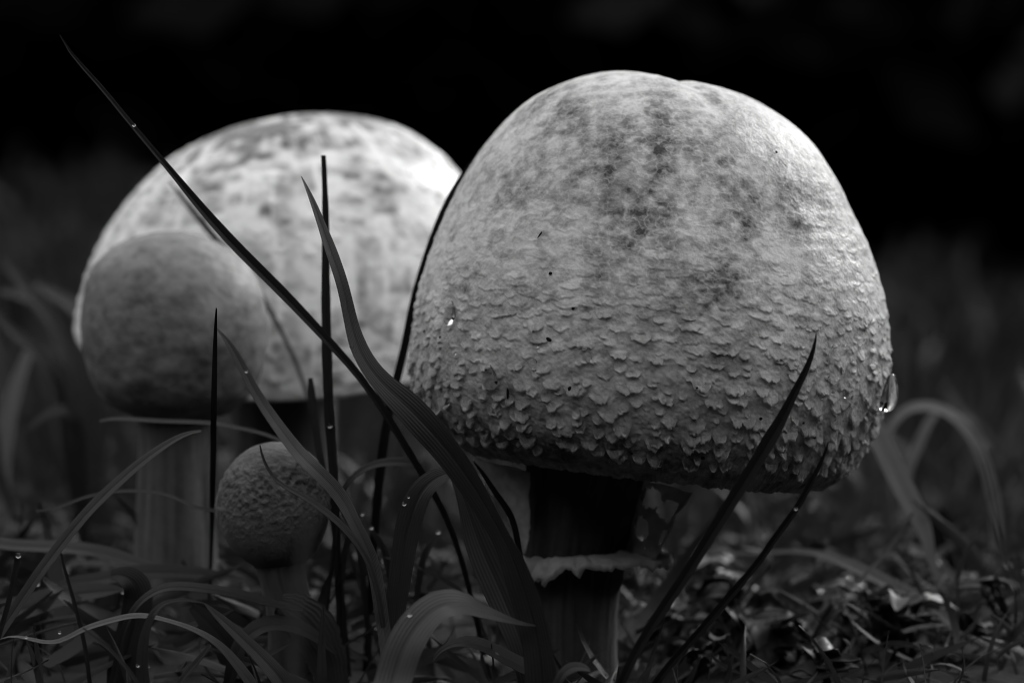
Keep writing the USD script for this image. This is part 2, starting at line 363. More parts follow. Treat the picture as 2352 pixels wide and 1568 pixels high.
# fibres running down between the scales, grain everywhere
low = sstep(0.62, 0.9, Tn)
fib = fbm(np.stack([np.cos(Pn) * 34, np.sin(Pn) * 34, Tn * 9], -1), 3, 17)
big.h += low * 0.0007 * (fib - 0.5) - 0.0003 * low
grain = fbm(q3 * 900, 3, 19)
big.h += 0.00028 * sstep(0.5, 0.8, Tn) * (fbm(q3 * 2100, 2, 20) - 0.5)
big.h += (0.00014 + 0.0002 * sstep(0.4, 0.8, Tn)) * (grain - 0.5)
wrin = noise(np.stack([q3[..., 0] * 260, q3[..., 1] * 260, q3[..., 2] * 700], -1), 23)
big.h += 0.00022 * sstep(0.3, 0.55, Tn) * (1 - low) * (wrin - 0.5)
# pigment: blotches, streaks down the slope, a net of pale threads; groove shade painted in
blot = fbm(q3 * 70, 4, 31)
strk = fbm(np.stack([np.cos(Pn) * 8, np.sin(Pn) * 8, Tn * 4.5], -1), 4, 33)
net = np.abs(fbm(q3 * 620, 3, 35) - 0.5) * 2
net2 = np.abs(fbm(q3 * 1200, 2, 36) - 0.5) * 2
fine, medium = fbm(q3 * 560, 3, 37), fbm(q3 * 190, 3, 38)
bu, bv = seen(big.base)
stain = np.zeros(Tn.shape)
for (u_, v_, su, sv, am) in [(1560, 320, 150, 90, 0.9), (1420, 390, 130, 90, 0.5), (1690, 430, 120, 110, 0.8), (1835, 480, 55, 110, 1.0), (1270, 255, 70, 45, 0.6), (1500, 530, 90, 90, 0.9), (1390, 590, 45, 55, 0.8), (1655, 640, 60, 50, 0.9),
                             (1760, 620, 60, 50, 0.6), (1290, 480, 80, 70, 0.45), (1880, 620, 50, 80, 0.5), (1560, 690, 120, 50, 0.4), (1180, 420, 40, 60, 0.35), (1600, 250, 60, 40, 0.5)]:
    stain = np.maximum(stain, am * np.exp(-((bu - u_) / su / 1.45) ** 2 - ((bv - v_) / sv / 1.45) ** 2))
mott = sstep(0.34, 0.66, 0.35 * blot + 0.35 * strk + 0.3 * medium)
tone = 0.90 - (0.12 + 0.62 * stain) * (0.35 + 0.9 * mott) * (1 - 0.7 * low) - 0.30 * (mott - 0.3) * (1 - low) * sstep(0.1, 0.3, Tn)
tone += 0.26 * sstep(0.14, 0.0, net) * (1 - low) * (0.25 + stain) + 0.16 * sstep(0.2, 0.0, net2) * (1 - low) + (1.2 * (fine - 0.5) + 0.8 * (medium - 0.5)) * (1 - 0.5 * low)
tone += -0.46 * low + 0.72 * low * big.edge - 0.3 * low * (fib - 0.5)  # groove shade painted into the colour; scale edges are paler torn flesh
tone += -0.22 * sstep(0.80, 0.97, Tn) * (1 - big.edge)  # shade towards the lower rim, painted in between the scales
big.h += 0.0007 * sstep(0.9, 0.97, Tn) * (fbm(np.stack([np.cos(Pn) * 60, np.sin(Pn) * 60, Tn * 14], -1), 3, 18) - 0.5)
big.tone = np.clip(tone, 0, 1)
big.finish()

base = at(1320, 1300, 0.44); base[2] = float(height(base[0], base[1]))
t_big = thing('mushroom', 'large pale mushroom with scaly domed cap and ragged ring, right of the middle', 'mushroom', base)
m, pg = big.mesh()
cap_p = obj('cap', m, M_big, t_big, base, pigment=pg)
gl = big.gills(0.01)
obj('gills', gl, M_stem, t_big, base, pigment=np.full(len(gl[0]), 0.25))
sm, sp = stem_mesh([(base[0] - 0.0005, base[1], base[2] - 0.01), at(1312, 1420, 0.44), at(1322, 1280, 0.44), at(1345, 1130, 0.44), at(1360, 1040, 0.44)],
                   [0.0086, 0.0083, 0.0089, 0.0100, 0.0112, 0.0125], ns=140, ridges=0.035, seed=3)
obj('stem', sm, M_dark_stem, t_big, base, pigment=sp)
# single scales: those of the near side that stand out most, each a curled lip on the cap
cand = [s for s in specs if -2.98 < big.phi[s[1]] < -0.12 and 86 < tdeg[s[0]] < 119]
g = np.random.default_rng(76)
wt = np.array([s[4] * s[3] for s in cand]); cand = [cand[k] for k in np.argsort(-np.log(g.random(len(cand))) / wt)]
g = np.random.default_rng(77)
for (i, j, Lh, W, H) in cand[:280]:
    dphi = np.pi / NF; rho = big.rho[i, j]
    nb, na = 13, 4
    b = np.linspace(-0.86, 0.86, nb) * W
    sk, o1, o2 = big.rag[(i, j)]; x = b / W
    ae = Lh * (0.6 - 0.7 * np.abs(x + sk * 0.5) ** 2.2 + sk * x) + Lh * 0.7 * (n1(b * 1500 + o1, 3) - 0.5) + Lh * 0.5 * (n1(b * 4500 + o2, 4) - 0.5) + Lh * (0.10 + 0.22 * (g.random(nb) - 0.3))
    top = []
    for s_ in np.linspace(0, 1, na):
        a = -0.15 * Lh + (ae + 0.15 * Lh) * s_
        ri = np.clip(i + a / big.ds, 0, big.nt - 1); rj = j + b / (rho * dphi)
        i0 = np.floor(ri).astype(int); i1 = np.minimum(i0 + 1, big.nt - 1); fr = (ri - i0)[:, None]
        jj = np.round(rj).astype(int) % len(big.phi)
        bp = big.base[i0, jj] * (1 - fr) + big.base[i1, jj] * fr
        lift = H * (0.58 + 0.34 * s_ ** 1.5) * (1 - np.abs(b / W / 0.87) ** 3) + big.h[i0, jj] * 0.25 * (1 - s_) - (0.0002 if s_ == 0 else 0)
        lift = lift + (0.00045 * (fbm(bp * 1300, 2, 88) - 0.5)) * s_
        top.append(bp + big.n[i0, jj] * lift[:, None])
    top = np.array(top)
    nn = big.n[i, j]
    under = np.array([top[-1] - nn * (0.45 * H), top[1] - nn * 1.0 * H])
    gridp = np.concatenate([top, under])
    pl_ = big.tone[i, np.round(rj).astype(int) % len(big.phi)][None] * 0.6 + 0.12
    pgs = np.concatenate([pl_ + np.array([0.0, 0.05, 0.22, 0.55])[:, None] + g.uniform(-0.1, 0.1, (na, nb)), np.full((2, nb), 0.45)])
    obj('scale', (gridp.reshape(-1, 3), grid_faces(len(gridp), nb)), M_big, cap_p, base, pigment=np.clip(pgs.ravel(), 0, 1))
# ring and the torn veil between ring and rim
def sheet(rows, thick=0.0003):
    """rows (n, m, 3): a thin closed sheet."""
    p = np.asarray(rows, float); nr, nc = p.shape[:2]
    n = np.cross(np.gradient(p, axis=0), np.gradient(p, axis=1)); n /= np.linalg.norm(n, axis=-1, keepdims=True) + 1e-12
    a, b = (p + n * thick / 2).reshape(-1, 3), (p - n * thick / 2).reshape(-1, 3)
    f = grid_faces(nr, nc); m_ = nr * nc
    rim = np.concatenate([np.arange(nc), np.arange(1, nr) * nc + nc - 1, (nr - 1) * nc + np.arange(nc - 2, -1, -1), np.arange(nr - 2, 0, -1) * nc])
    r2 = np.roll(rim, -1)
    side = np.vstack([np.stack([rim, r2, r2 + m_], 1), np.stack([rim, r2 + m_, rim + m_], 1)])
    return np.vstack([a, b]), np.vstack([f, f[:, ::-1] + m_, side])
na_ = 150
ang = np.linspace(0, 2 * np.pi, na_)
rc = at(1322, 1282, 0.44)
ragA, ragB = fbm(np.stack([np.cos(ang) * 5, np.sin(ang) * 5, 0 * ang], -1), 4, 41), fbm(np.stack([np.cos(ang) * 9, np.sin(ang) * 9, 0 * ang], -1), 4, 43)
rows = []
flare = 0.5 + 0.5 * np.cos(ang + 0.45)
for s_ in np.linspace(0, 1, 8):
    r = 0.0084 + s_ * (0.0036 + 0.0050 * flare ** 3 + 0.0022 * (ragA - 0.2))
    z = 0.0006 - 0.0021 * s_ ** 2 * (0.25 + 3.0 * ragB ** 2) * (1.25 - 0.5 * flare) + 0.0010 * (ragA - 0.5) + 0.0008 * np.cos(ang + 0.45)
    rows.append(np.stack([rc[0] + r * np.cos(ang), rc[1] + r * np.sin(ang), rc[2] + z], -1))
rows = np.array(rows)
rows = rows + (np.stack([fbm(rows * 420, 3, q) for q in (141, 142, 143)], -1) - 0.5) * np.array([0.0014, 0.0014, 0.0024]) * np.linspace(0.2, 1, 8)[:, None, None]
rows[:, -1] = rows[:, 0]
obj('ring', sheet(rows, 0.0010), M_veil, t_big, base)
def veil(cu_top, cu_bot, tears=()):
    """A torn membrane between an upper and a lower edge (lists of points), with holes."""
    n, m_ = 34, 26
    A = CubicSpline(np.linspace(0, 1, len(cu_top)), np.array(cu_top))(np.linspace(0, 1, n))
    B = CubicSpline(np.linspace(0, 1, len(cu_bot)), np.array(cu_bot))(np.linspace(0, 1, n))
    s_ = np.linspace(0, 1, m_)[:, None, None]
    p = A[None] * (1 - s_) + B[None] * s_
    p = p + (np.stack([fbm(p * 260, 3, k) for k in (51, 52, 53)], -1) - 0.5) * 0.0016
    v, f = sheet(p, 0.00022)
    gx_, gy_ = np.meshgrid(np.linspace(0, 1, n), np.linspace(0, 1, m_))
    keep = np.ones(gx_.shape, bool)
    for (x, y, rx, ry) in tears:
        keep &= ((gx_ - x) / rx) ** 2 + ((gy_ - y) / ry) ** 2 + 1.5 * (fbm(np.stack([gx_ * 9, gy_ * 9, 0 * gx_], -1), 3, 57) - 0.5) > 1
    kk = np.concatenate([keep.ravel(), keep.ravel()])
    f = f[kk[f].all(1)]
    return v, f
obj('veil_remnant', veil([at(1470, 1105, 0.436), at(1520, 1112, 0.432), at(1570, 1128, 0.43), at(1588, 1132, 0.428)],
                         [at(1440, 1268, 0.436), at(1462, 1292, 0.432), at(1485, 1298, 0.431), at(1500, 1285, 0.43)],
                         [(0.25, 0.2, 0.17, 0.12), (0.62, 0.28, 0.2, 0.11), (0.2, 0.6, 0.12, 0.11), (0.72, 0.62, 0.09, 0.09)]), M_veil, t_big, base)
obj('veil_remnant', veil([at(1085, 1045, 0.437), at(1130, 1062, 0.434), at(1180, 1075, 0.432), at(1215, 1085, 0.431)],
                         [at(1180, 1240, 0.437), at(1195, 1262, 0.434), at(1206, 1268, 0.432), at(1214, 1262, 0.431)],
                         [(0.1, 0.75, 0.2, 0.3)]), M_veil, t_big, base)

# --- the broad white mushroom behind
rear = Cap(650, 700, 0.545,
           [(650, 283), (620, 284), (560, 291), (500, 311), (430, 350), (360, 402), (300, 460), (250, 530), (215, 600), (190, 680), (176, 738)],
           [(650, 283), (668, 279), (720, 267), (780, 263), (850, 270), (920, 290), (980, 325), (1030, 370), (1075, 425), (1110, 500), (1128, 590), (1132, 680), (1125, 748)],
           420, 120, 300, front_drop=0.36, depth=0.95)
rear.metric()
q3, Tn, Pn = rear.base - rear.c, rear.T, rear.P
rear.h += 0.002 * (fbm(q3 * 45, 3, 61) - 0.5) * sstep(0.02, 0.2, Tn)
g = np.random.default_rng(9); sp_ = []
for k in range(900):
    i = int(rng.integers(int(0.25 * rear.nt), rear.nt)); j = int(rng.integers(0, len(rear.phi)))
    sc = rng.uniform(0.6, 1.6); tq = rear.t[i]
    sp_.append((i, j, 0.0011 * sc, 0.0016 * sc, 0.0001 + 0.0004 * tq * rng.random()))
rear.flakes(sp_, 8)
blot, strk, fine = fbm(q3 * 90, 4, 63), fbm(np.stack([np.cos(Pn) * 9, np.sin(Pn) * 9, Tn * 5], -1), 4, 65), fbm(q3 * 330, 3, 67)
pits = sstep(0.62, 0.8, noise(np.stack([q3[..., 0] * 300, q3[..., 1] * 300, q3[..., 2] * 420], -1), 69)) * sstep(0.25, 0.4, Tn)
topm = sstep(0.62, 0.25, Tn)
med = fbm(q3 * 190, 3, 68)
tone = 1.02 - 0.36 * topm - 1.15 * sstep(0.42, 0.63, blot * 0.25 + strk * 0.25 + med * 0.2 + fbm(q3 * 260, 3, 66) * 0.3) * (0.5 + 0.6 * topm) - 0.35 * pits + 0.8 * (fine - 0.5) + 0.35 * (med - 0.5) - 0.04 * topm + 0.2 * rear.edge + 0.5 * sstep(0.62, 0.78, fbm(np.stack([np.cos(Pn) * 26, np.sin(Pn) * 26, Tn * 5], -1), 2, 164)) * sstep(0.3, 0.45, Tn)
rear.tone = np.clip(tone, 0, 1)
rear.finish()
base = at(660, 1200, 0.55); base[2] = float(height(base[0], base[1]))
t_rear = thing('mushroom', 'broad white mushroom with flat cap, out of focus behind the smaller grey ones', 'mushroom', base)
m, pg = rear.mesh(); obj('cap', m, M_rear, t_rear, base, pigment=pg)
gl = rear.gills(0.012); obj('gills', gl, M_stem, t_rear, base, pigment=np.full(len(gl[0]), 0.15))
sm, sp = stem_mesh([(base[0], base[1], base[2] - 0.01), at(655, 1000, 0.55), at(650, 790, 0.548)], [0.011, 0.0115, 0.013], ns=60, seed=5)
obj('stem', sm, M_stem, t_rear, base, pigment=sp)

# --- the grey round-capped one in front of it
mid = Cap(402, 750, 0.475,
          [(402, 530), (340, 536), (290, 552), (255, 572), (222, 605), (203, 645), (192, 700), (188, 760), (195, 820), (213, 880), (245, 922), (300, 952)],
          [(402, 530), (460, 541), (515, 564), (560, 598), (595, 655), (612, 730), (611, 800), (597, 862), (570, 912), (525, 948), (490, 962)],
          300, 90, 260, front_drop=0.06, depth=0.98)
mid.metric(); q3, Tn, Pn = mid.base - mid.c, mid.T, mid.P
mid.h += 0.0007 * (fbm(q3 * 90, 3, 71) - 0.5) + 0.00025 * (fbm(q3 * 500, 3, 72) - 0.5)
tone = 0.66 - 0.55 * (fbm(q3 * 160, 4, 73) - 0.45) - 0.3 * (fbm(np.stack([np.cos(Pn) * 5, np.sin(Pn) * 5, Tn * 6], -1), 3, 74) - 0.5) + 1.1 * (fbm(q3 * 420, 3, 75) - 0.5) - 0.3 * sstep(0.2, 0.02, Tn) + 0.22 * np.exp(-((Tn - 0.3) / 0.16) ** 2) - 0.15 * sstep(0.4, 0.8, Tn)  # dark crown is its own; top-lit band and shaded lower half painted in
mid.tone = np.clip(tone, 0, 1); mid.finish()
base = at(405, 1300, 0.478); base[2] = float(height(base[0], base[1]))
t_mid = thing('mushroom', 'grey egg-shaped mushroom on a thick stem, left, before the broad white one', 'mushroom', base)
m, pg = mid.mesh(); obj('cap', m, M_mid, t_mid, base, pigment=pg)
sm, sp = stem_mesh([(base[0], base[1], base[2] - 0.01), at(404, 1300, 0.478), at(402, 1120, 0.477), at(402, 1000, 0.476), at(402, 920, 0.475)], [0.0085, 0.0082, 0.0074, 0.0070, 0.0076], ns=90, seed=6)
obj('stem', sm, M_stem, t_mid, base, pigment=sp)

# --- the button low in the grass
but = Cap(632, 1165, 0.43,
          [(632, 1007), (590, 1014), (555, 1035), (525, 1070), (507, 1110), (498, 1160), (502, 1200), (518, 1240), (545, 1275), (580, 1300)],
          [(632, 1007), (675, 1014), (710, 1033), (738, 1065), (757, 1110), (764, 1160), (758, 1205), (740, 1250), (715, 1283), (690, 1302)],
          280, 80, 260, front_drop=0.03, depth=0.98)
but.metric(); q3, Tn, Pn = but.base - but.c, but.T, but.P
pebble = fbm(q3 * 1250, 3, 81)
zone = np.exp(-((Tn - 0.45) / 0.22) ** 2)
but.h += 0.0005 * (fbm(q3 * 120, 3, 82) - 0.5) + (0.0001 + 0.0008 * zone) * (pebble - 0.5) + 0.0022 * (fbm(q3 * 40, 2, 84) - 0.5)
but.tone = np.clip(0.55 + 0.6 * (fbm(q3 * 150, 3, 83) - 0.5) + 1.6 * zone * (pebble - 0.5) + 0.5 * (fbm(q3 * 500, 3, 85) - 0.5), 0, 1)
but.finish()
base = at(665, 1500, 0.43); base[2] = float(height(base[0], base[1]))
t_but = thing('mushroom', 'smallest mushroom, a dark round button low in the grass', 'mushroom', base)
m, pg = but.mesh(); obj('cap', m, M_but, t_but, base, pigment=pg)
sm, sp = stem_mesh([(base[0], base[1], min(base[2], 0.004) - 0.008), at(675, 1450, 0.43), at(655, 1350, 0.43), at(640, 1240, 0.43)], [0.0050, 0.0046, 0.0042, 0.0042], ns=60, seed=8)
obj('stem', sm, M_dark_stem, t_but, base, pigment=sp)

# ------------------------------------------------------------------ grass blades one can tell apart
UP = np.array([0, 0, 1.0])
def ribbon(p, w, face, fold=0.18, thick=0.00022, n=44, tear=0.0, seed=0, round_=0.0):
    """A blade along p with widths w, folded along its midrib, its flat side towards face."""
    p, w = np.asarray(p, float), np.asarray(w, float)
    ln = np.concatenate([[0], np.cumsum(np.linalg.norm(np.diff(p, axis=0), axis=1))]); ln /= ln[-1]
    s = np.linspace(0, 1, n)
    c, ww = CubicSpline(ln, p)(s), PchipInterpolator(ln, w)(s)
    t = np.gradient(c, axis=0); t /= np.linalg.norm(t, axis=1, keepdims=True)
    face = np.asarray(face, float)
    face = np.broadcast_to(face, c.shape) if face.ndim == 1 else np.stack([np.interp(s, np.linspace(0, 1, len(face)), face[:, k]) for k in range(3)], 1)
    nn = face - t * (face * t).sum(1, keepdims=True); nn /= np.linalg.norm(nn, axis=1, keepdims=True) + 1e-9
    side = np.cross(t, nn)
    ww = ww * (1 + 0.05 * (n1(s * 14 + seed, 5) - 0.5)) + tear * ww * (n1(s * 60 + seed, 6) - 0.5)
    x = np.array([-1, -0.72, -0.4, -0.08, 0, 0.08, 0.4, 0.72, 1.0])
    prof_ = fold * (np.abs(x) - 0.35) + np.where(np.abs(x) < 0.05, -0.06, 0)
    top = c[:, None] + side[:, None] * (ww[:, None, None] / 2 * x[None, :, None]) + nn[:, None] * (ww[:, None, None] / 2 * prof_[None, :, None])
    th = np.minimum(thick, ww * 0.3)[:, None, None] * np.array([0.35, 0.8, 1, 1, 1.5 + round_ * 4, 1, 1, 0.8, 0.35])[None, :, None]
    bot = top - nn[:, None] * th
    ring = np.concatenate([top, bot[:, ::-1]], 1)
    nc = ring.shape[1]
    f = grid_faces(n, nc, True)
    v = ring.reshape(-1, 3)
    cap0 = np.array([[0, k, k + 1] for k in range(1, nc - 1)]); cap1 = np.array([[0, k + 1, k] for k in range(1, nc - 1)]) + (n - 1) * nc
    uv = np.stack([np.broadcast_to(np.concatenate([x, x[::-1]]) * 0.5 + 0.5, (n, nc)), np.broadcast_to(s[:, None] * 6, (n, nc))], -1).reshape(-1, 2)
    return (v, np.vstack([f, cap0, cap1])), uv
bases = {}
def blade(key, label, pts, d, w, mat, cat='blade of grass', name='grass_leaf', face=(0.0, -0.8, 0.55), root=True, fold=0.18, group=None, n=44, tear=0.0, thick=0.00022, round_=0.0):
    """pts from tip to base; d one depth or a list along the blade; widths in picture units."""
    pts = np.asarray(pts, float)
    lp_ = np.linspace(0, 1, len(pts))
    dd = np.full(len(pts), d) if np.ndim(d) == 0 else np.interp(lp_, np.linspace(0, 1, len(d)), d)
    ww = np.interp(lp_, np.linspace(0, 1, len(w)), w)
    p = at(pts[:, 0], pts[:, 1], dd)
    wm = ww * K * dd
    if root:
        last, dr = p[-1], p[-1] - p[-2]
        gz = float(height(last[0], last[1])) - 0.004
        drop = last[2] - gz
        if drop > 0.001:
            dx = np.clip(dr[:2] / max(abs(dr[2]), 1e-4), -0.8, 0.8) * drop * 0.5
            mids = np.array([[last[0] + dx[0] * 0.6, last[1] + dx[1] * 0.6 + 0.002, last[2] - drop * 0.55], [last[0] + dx[0], last[1] + dx[1] + 0.003, gz]])
            if drop < 0.008: mids = mids[1:]
            p = np.vstack([p, mids]); wm = np.concatenate([wm, [wm[-1] * 0.8] * len(mids)])
    (m_, uv) = ribbon(p, wm, np.array(face, float), fold, thick, n, tear, len(bases) * 3.1, round_)
    bases[key] = p
    b0 = p[-1] if root else p[0]
    pr_ = obj(name, m_, mat, None, b0, uv=uv)
    return tag(pr_, label, cat, group)

blade('A', 'long thin blade slanting to the upper left across the broad white mushroom', [(137, 80), (165, 125), (215, 182), (305, 290), (385, 385), (455, 470), (540, 565), (640, 665), (745, 775), (830, 872), (900, 975), (955, 1065), (1010, 1160)],
      [0.405, 0.41, 0.42, 0.43], [3, 9, 11, 13, 17, 26, 28, 24, 20, 19, 18, 16], G_dark, face=(0.5, -0.75, 0.1), fold=0.5)
blade('C', 'blurred dark blade tip close along the long slanting blade', [(388, 415), (430, 468), (480, 530), (540, 600), (600, 680), (650, 770), (690, 860), (715, 940)], 0.495, [3, 14, 17, 15, 10, 9, 8], G_mid)
blade('B', 'broad curving blade that sweeps down in front of the large cap\'s left edge', [(692, 405), (715, 455), (740, 520), (765, 590), (785, 650), (805, 735), (825, 800), (870, 870), (930, 928), (985, 985), (1035, 1045), (1085, 1115), (1130, 1190), (1175, 1280), (1210, 1380), (1235, 1480), (1245, 1568)],
      [0.41, 0.40, 0.395, 0.39, 0.385, 0.385], [2, 13, 22, 30, 30, 34, 44, 52, 66, 74, 78, 80, 82, 84, 86, 84, 80], G_opaque, face=[(0.35, -0.75, 0.35), (0.35, -0.75, 0.35), (0.3, -0.75, 0.45), (0.0, -0.7, -0.5), (-0.2, -0.5, -0.85), (-0.2, -0.5, -0.85), (-0.2, -0.5, -0.85)], n=80, fold=0.16)
blade('AD', 'thin dark blade seen edge-on along the large cap\'s left outline', [(1119, 331), (1090, 368), (1057, 414), (1018, 488), (980, 590), (950, 695), (932, 785), (912, 868), (893, 950), (880, 1030)], 0.447, [4, 12, 16, 18, 18, 20, 20, 22, 24], G_black, face=(-0.3, -0.8, 0.1))
blade('stalk', 'upright cut-off stalk with ragged top before the broad white cap', [(743, 357), (746, 430), (748, 520), (748, 620), (749, 720), (752, 850), (758, 980), (766, 1085), (772, 1200)], 0.43, [11, 13, 16, 19, 22, 24, 22, 20, 18], G_dark, name='grass_stalk', cat='grass stalk', face=(0, -1, 0.1), tear=0.25, round_=1)
blade('D', 'thin dark upright blade before the grey egg-shaped mushroom', [(497, 708), (495, 760), (493, 850), (491, 950), (490, 1050), (488, 1140), (486, 1240)], [0.40, 0.41, 0.45], [3, 8, 12, 14, 14, 13, 9], G_dark, face=(0, -1, -0.2))
blade('E', 'blade bending down to the right from before the egg-shaped cap past the button', [(498, 755), (540, 812), (581, 890), (612, 940), (649, 992), (685, 1038), (721, 1075), (780, 1138), (812, 1195), (856, 1294), (872, 1380), (885, 1470), (895, 1568)],
      [0.425, 0.42, 0.41, 0.405, 0.40], [3, 18, 24, 27, 30, 34, 36, 36, 30, 32, 32, 30, 28], G_mid, n=60)
blade('E2', 'pale curved leaf rising to the right of the button', [(958, 1066), (900, 1060), (845, 1072), (808, 1098), (785, 1132), (775, 1180)], 0.43, [26, 22, 18, 14, 12, 10], G_mid)
blade('E3', 'short pale upright blade left of the cut-off stalk', [(713, 868), (718, 920), (725, 975), (734, 1040), (748, 1110), (762, 1180)], 0.437, [10, 17, 17, 17, 16, 15], G_mid)
blade('F', 'pale arched blade rising from the lower left to the egg-shaped mushroom\'s stem', [(462, 989), (420, 1000), (370, 1028), (310, 1073), (260, 1117), (200, 1177), (150, 1237), (100, 1302), (50, 1375), (0, 1450), (-30, 1500)], 0.405, [5, 14, 21, 26, 27, 27, 28, 28, 27, 26], G_pale)
blade('H', 'thin straw lying level under the egg-shaped cap', [(228, 967), (270, 961), (340, 965), (420, 968), (490, 972), (560, 985), (640, 1010), (700, 1060)], 0.445, [6, 11, 10, 9, 8, 8], G_pale, name='straw', cat='straw')
blade('I', 'thin wavy dark blade crossing the egg-shaped mushroom\'s stem', [(83, 1173), (130, 1165), (180, 1147), (250, 1130), (330, 1128), (400, 1142), (450, 1164), (492, 1172), (540, 1190)], 0.435, [3, 7, 9, 8, 8, 9, 9], G_mid)
blade('J', 'thin blade curving over the front of the dark button', [(597, 1022), (607, 1058), (640, 1106), (682, 1132), (728, 1160), (778, 1200), (815, 1240), (850, 1300), (875, 1400)], 0.402, [3, 7, 10, 14, 17, 16, 14, 12], G_mid)
blade('K', 'narrow blade arching over to the right, nearest the lower left corner', [(474, 1386), (440, 1378), (405, 1378), (378, 1385), (355, 1404), (340, 1435), (330, 1475), (327, 1520), (330, 1568), (334, 1600)], 0.385, [2, 5, 8, 13, 19, 25, 30, 34, 36], G_mid, face=(-0.3, -0.8, 0.3))
blade('L', 'pale leaf lying in a low wave along the lower left', [(0, 1467), (60, 1465), (125, 1474), (190, 1446), (250, 1426), (315, 1413), (383, 1424), (440, 1443), (496, 1475), (540, 1520), (580, 1575)], [0.39, 0.395, 0.40], [2, 11, 15, 18, 20, 20, 15, 18, 24, 30, 34], G_pale, face=(0, -0.5, 0.8))
blade('M', 'blade descending to the right behind the arched narrow one, lower left', [(471, 1386), (505, 1418), (540, 1450), (600, 1508), (652, 1570)], 0.39, [4, 20, 28, 36, 44], G_mid)
blade('N', 'short thin dark blade leaning left before the wide upright leaf, lower left', [(190, 1441), (235, 1476), (285, 1526), (325, 1585)], 0.38, [3, 7, 9, 10], G_dark)
blade('O', 'wide upright leaf folded over at its top, lower left', [(255, 1322), (285, 1322), (312, 1345), (315, 1400), (300, 1460), (285, 1520), (282, 1585)], 0.425, [20, 48, 64, 70, 72, 72, 70], G_dark)
blade('P', 'broad dark leaf lying flat at the left edge with a dewdrop at its tip', [(288, 1353), (235, 1356), (180, 1362), (110, 1378), (40, 1400), (-30, 1420)], 0.44, [3, 44, 62, 72, 78, 80], G_dark, root=True, face=(0, -0.6, 0.7))
blade('Q', 'long flattened blade lying across the foot of the egg-shaped mushroom', [(395, 1320), (315, 1292), (250, 1272), (180, 1259), (90, 1254), (0, 1248), (-60, 1246)], 0.455, [16, 36, 40, 38, 34, 32], G_mid, face=(0, -0.6, 0.7))
blade('R', 'flattened blade lying below the button towards the right', [(695, 1400), (630, 1386), (540, 1362), (450, 1349), (370, 1352), (330, 1375)], 0.418, [8, 26, 32, 32, 30, 24], G_dark, face=(0, -0.5, 0.8))
blade('Q2', 'second flattened blade across the foot of the egg-shaped mushroom, below the first', [(560, 1330), (470, 1318), (380, 1312), (300, 1316), (220, 1330), (140, 1345)], 0.45, [10, 34, 44, 46, 40, 30], G_dark, face=(0, -0.6, 0.7))
blade('DQ', 'dark limp blade hanging across the foot of the button', [(770, 1500), (715, 1455), (655, 1432), (600, 1438), (560, 1470), (535, 1530)], 0.417, [8, 34, 46, 48, 42, 34], G_dark, face=(0, -0.6, 0.7), tear=0.1)
blade('S', 'short stub with a wet blunt top at the left edge', [(42, 1270), (36, 1310), (25, 1360), (12, 1410), (-5, 1470)], 0.40, [15, 14, 13, 12, 12], G_dark, name='grass_stub', cat='grass stub')
blade('T', 'thin hair-like blade falling steeply, between the left edge and the wide upright leaf', [(135, 1250), (153, 1321), (176, 1402), (196, 1490), (207, 1575)], 0.415, [3, 7, 9, 10, 10], G_dark)
blade('U', 'pale blurred blade pointing down at the left edge', [(50, 1215), (25, 1170), (3, 1105), (-10, 1040), (-14, 980)], 0.56, [4, 18, 26, 26, 20], G_pale, root=False)
blade('U1', 'blurred pale blade rising steeply along the left edge', [(75, 790), (50, 850), (25, 930), (8, 1020), (0, 1120), (0, 1250)], 0.60, [20, 34, 42, 44, 40], G_bright)
blade('U2', 'blurred blade at the left edge, leaning left, its tip above the crossing blades', [(5, 590), (40, 640), (85, 695), (130, 760), (170, 840), (195, 930)], 0.62, [8, 22, 28, 32, 34, 30], G_pale)
blade('U3', 'blurred short blade crossing the one at the left edge, pointing left', [(-5, 668), (40, 676), (90, 700), (140, 760), (175, 850)], 0.63, [12, 22, 24, 24, 24], G_pale)
blade('U4', 'blurred leaf lying against the broad white cap\'s left rim', [(75, 650), (110, 668), (150, 690), (185, 715), (200, 790), (205, 880)], 0.61, [8, 26, 34, 50, 70, 70], G_pale)
blade('U5', 'blurred lower blade slanting down from the left edge', [(-15, 715), (30, 760), (80, 805), (125, 860), (150, 960)], 0.58, [16, 24, 28, 30, 30], G_mid)
blade('V', 'thin spear of grass standing at the bottom below the button', [(743, 1388), (741, 1430), (739, 1490), (741, 1575)], 0.395, [2, 11, 18, 24], G_mid, face=(0, -1, 0.2))
blade('W', 'large pale arching leaf in the bottom middle, bent over to the right', [(1232, 1436), (1194, 1430), (1152, 1418), (1107, 1402), (1062, 1386), (1014, 1390), (965, 1428), (925, 1495), (902, 1568), (890, 1610)], [0.385, 0.378, 0.372], [4, 14, 28, 46, 70, 82, 86, 86, 84, 82], G_pale, face=(0.1, -0.7, 0.75), n=60)
blade('X', 'upright leaf folded over at the top, just left of the large stem', [(1040, 1084), (1012, 1092), (978, 1117), (947, 1175), (930, 1250), (917, 1333), (908, 1420), (905, 1500)], 0.407, [20, 40, 52, 60, 56, 52, 43, 41], G_mid, face=(0.1, -0.8, 0.5), n=60)
blade('G', 'hidden leaf half behind the broad curving blade', [(1024, 1066), (1050, 1110), (1075, 1170), (1100, 1240), (1135, 1320), (1170, 1400), (1200, 1480)], 0.405, [4, 22, 44, 70, 84, 80, 70], G_mid)
blade('Y', 'low wet dark leaf under the arching pale one', [(995, 1515), (1036, 1480), (1078, 1474), (1140, 1497), (1202, 1530), (1264, 1566)], 0.40, [10, 24, 40, 46, 50, 50], G_dark, face=(0, -0.5, 0.8))
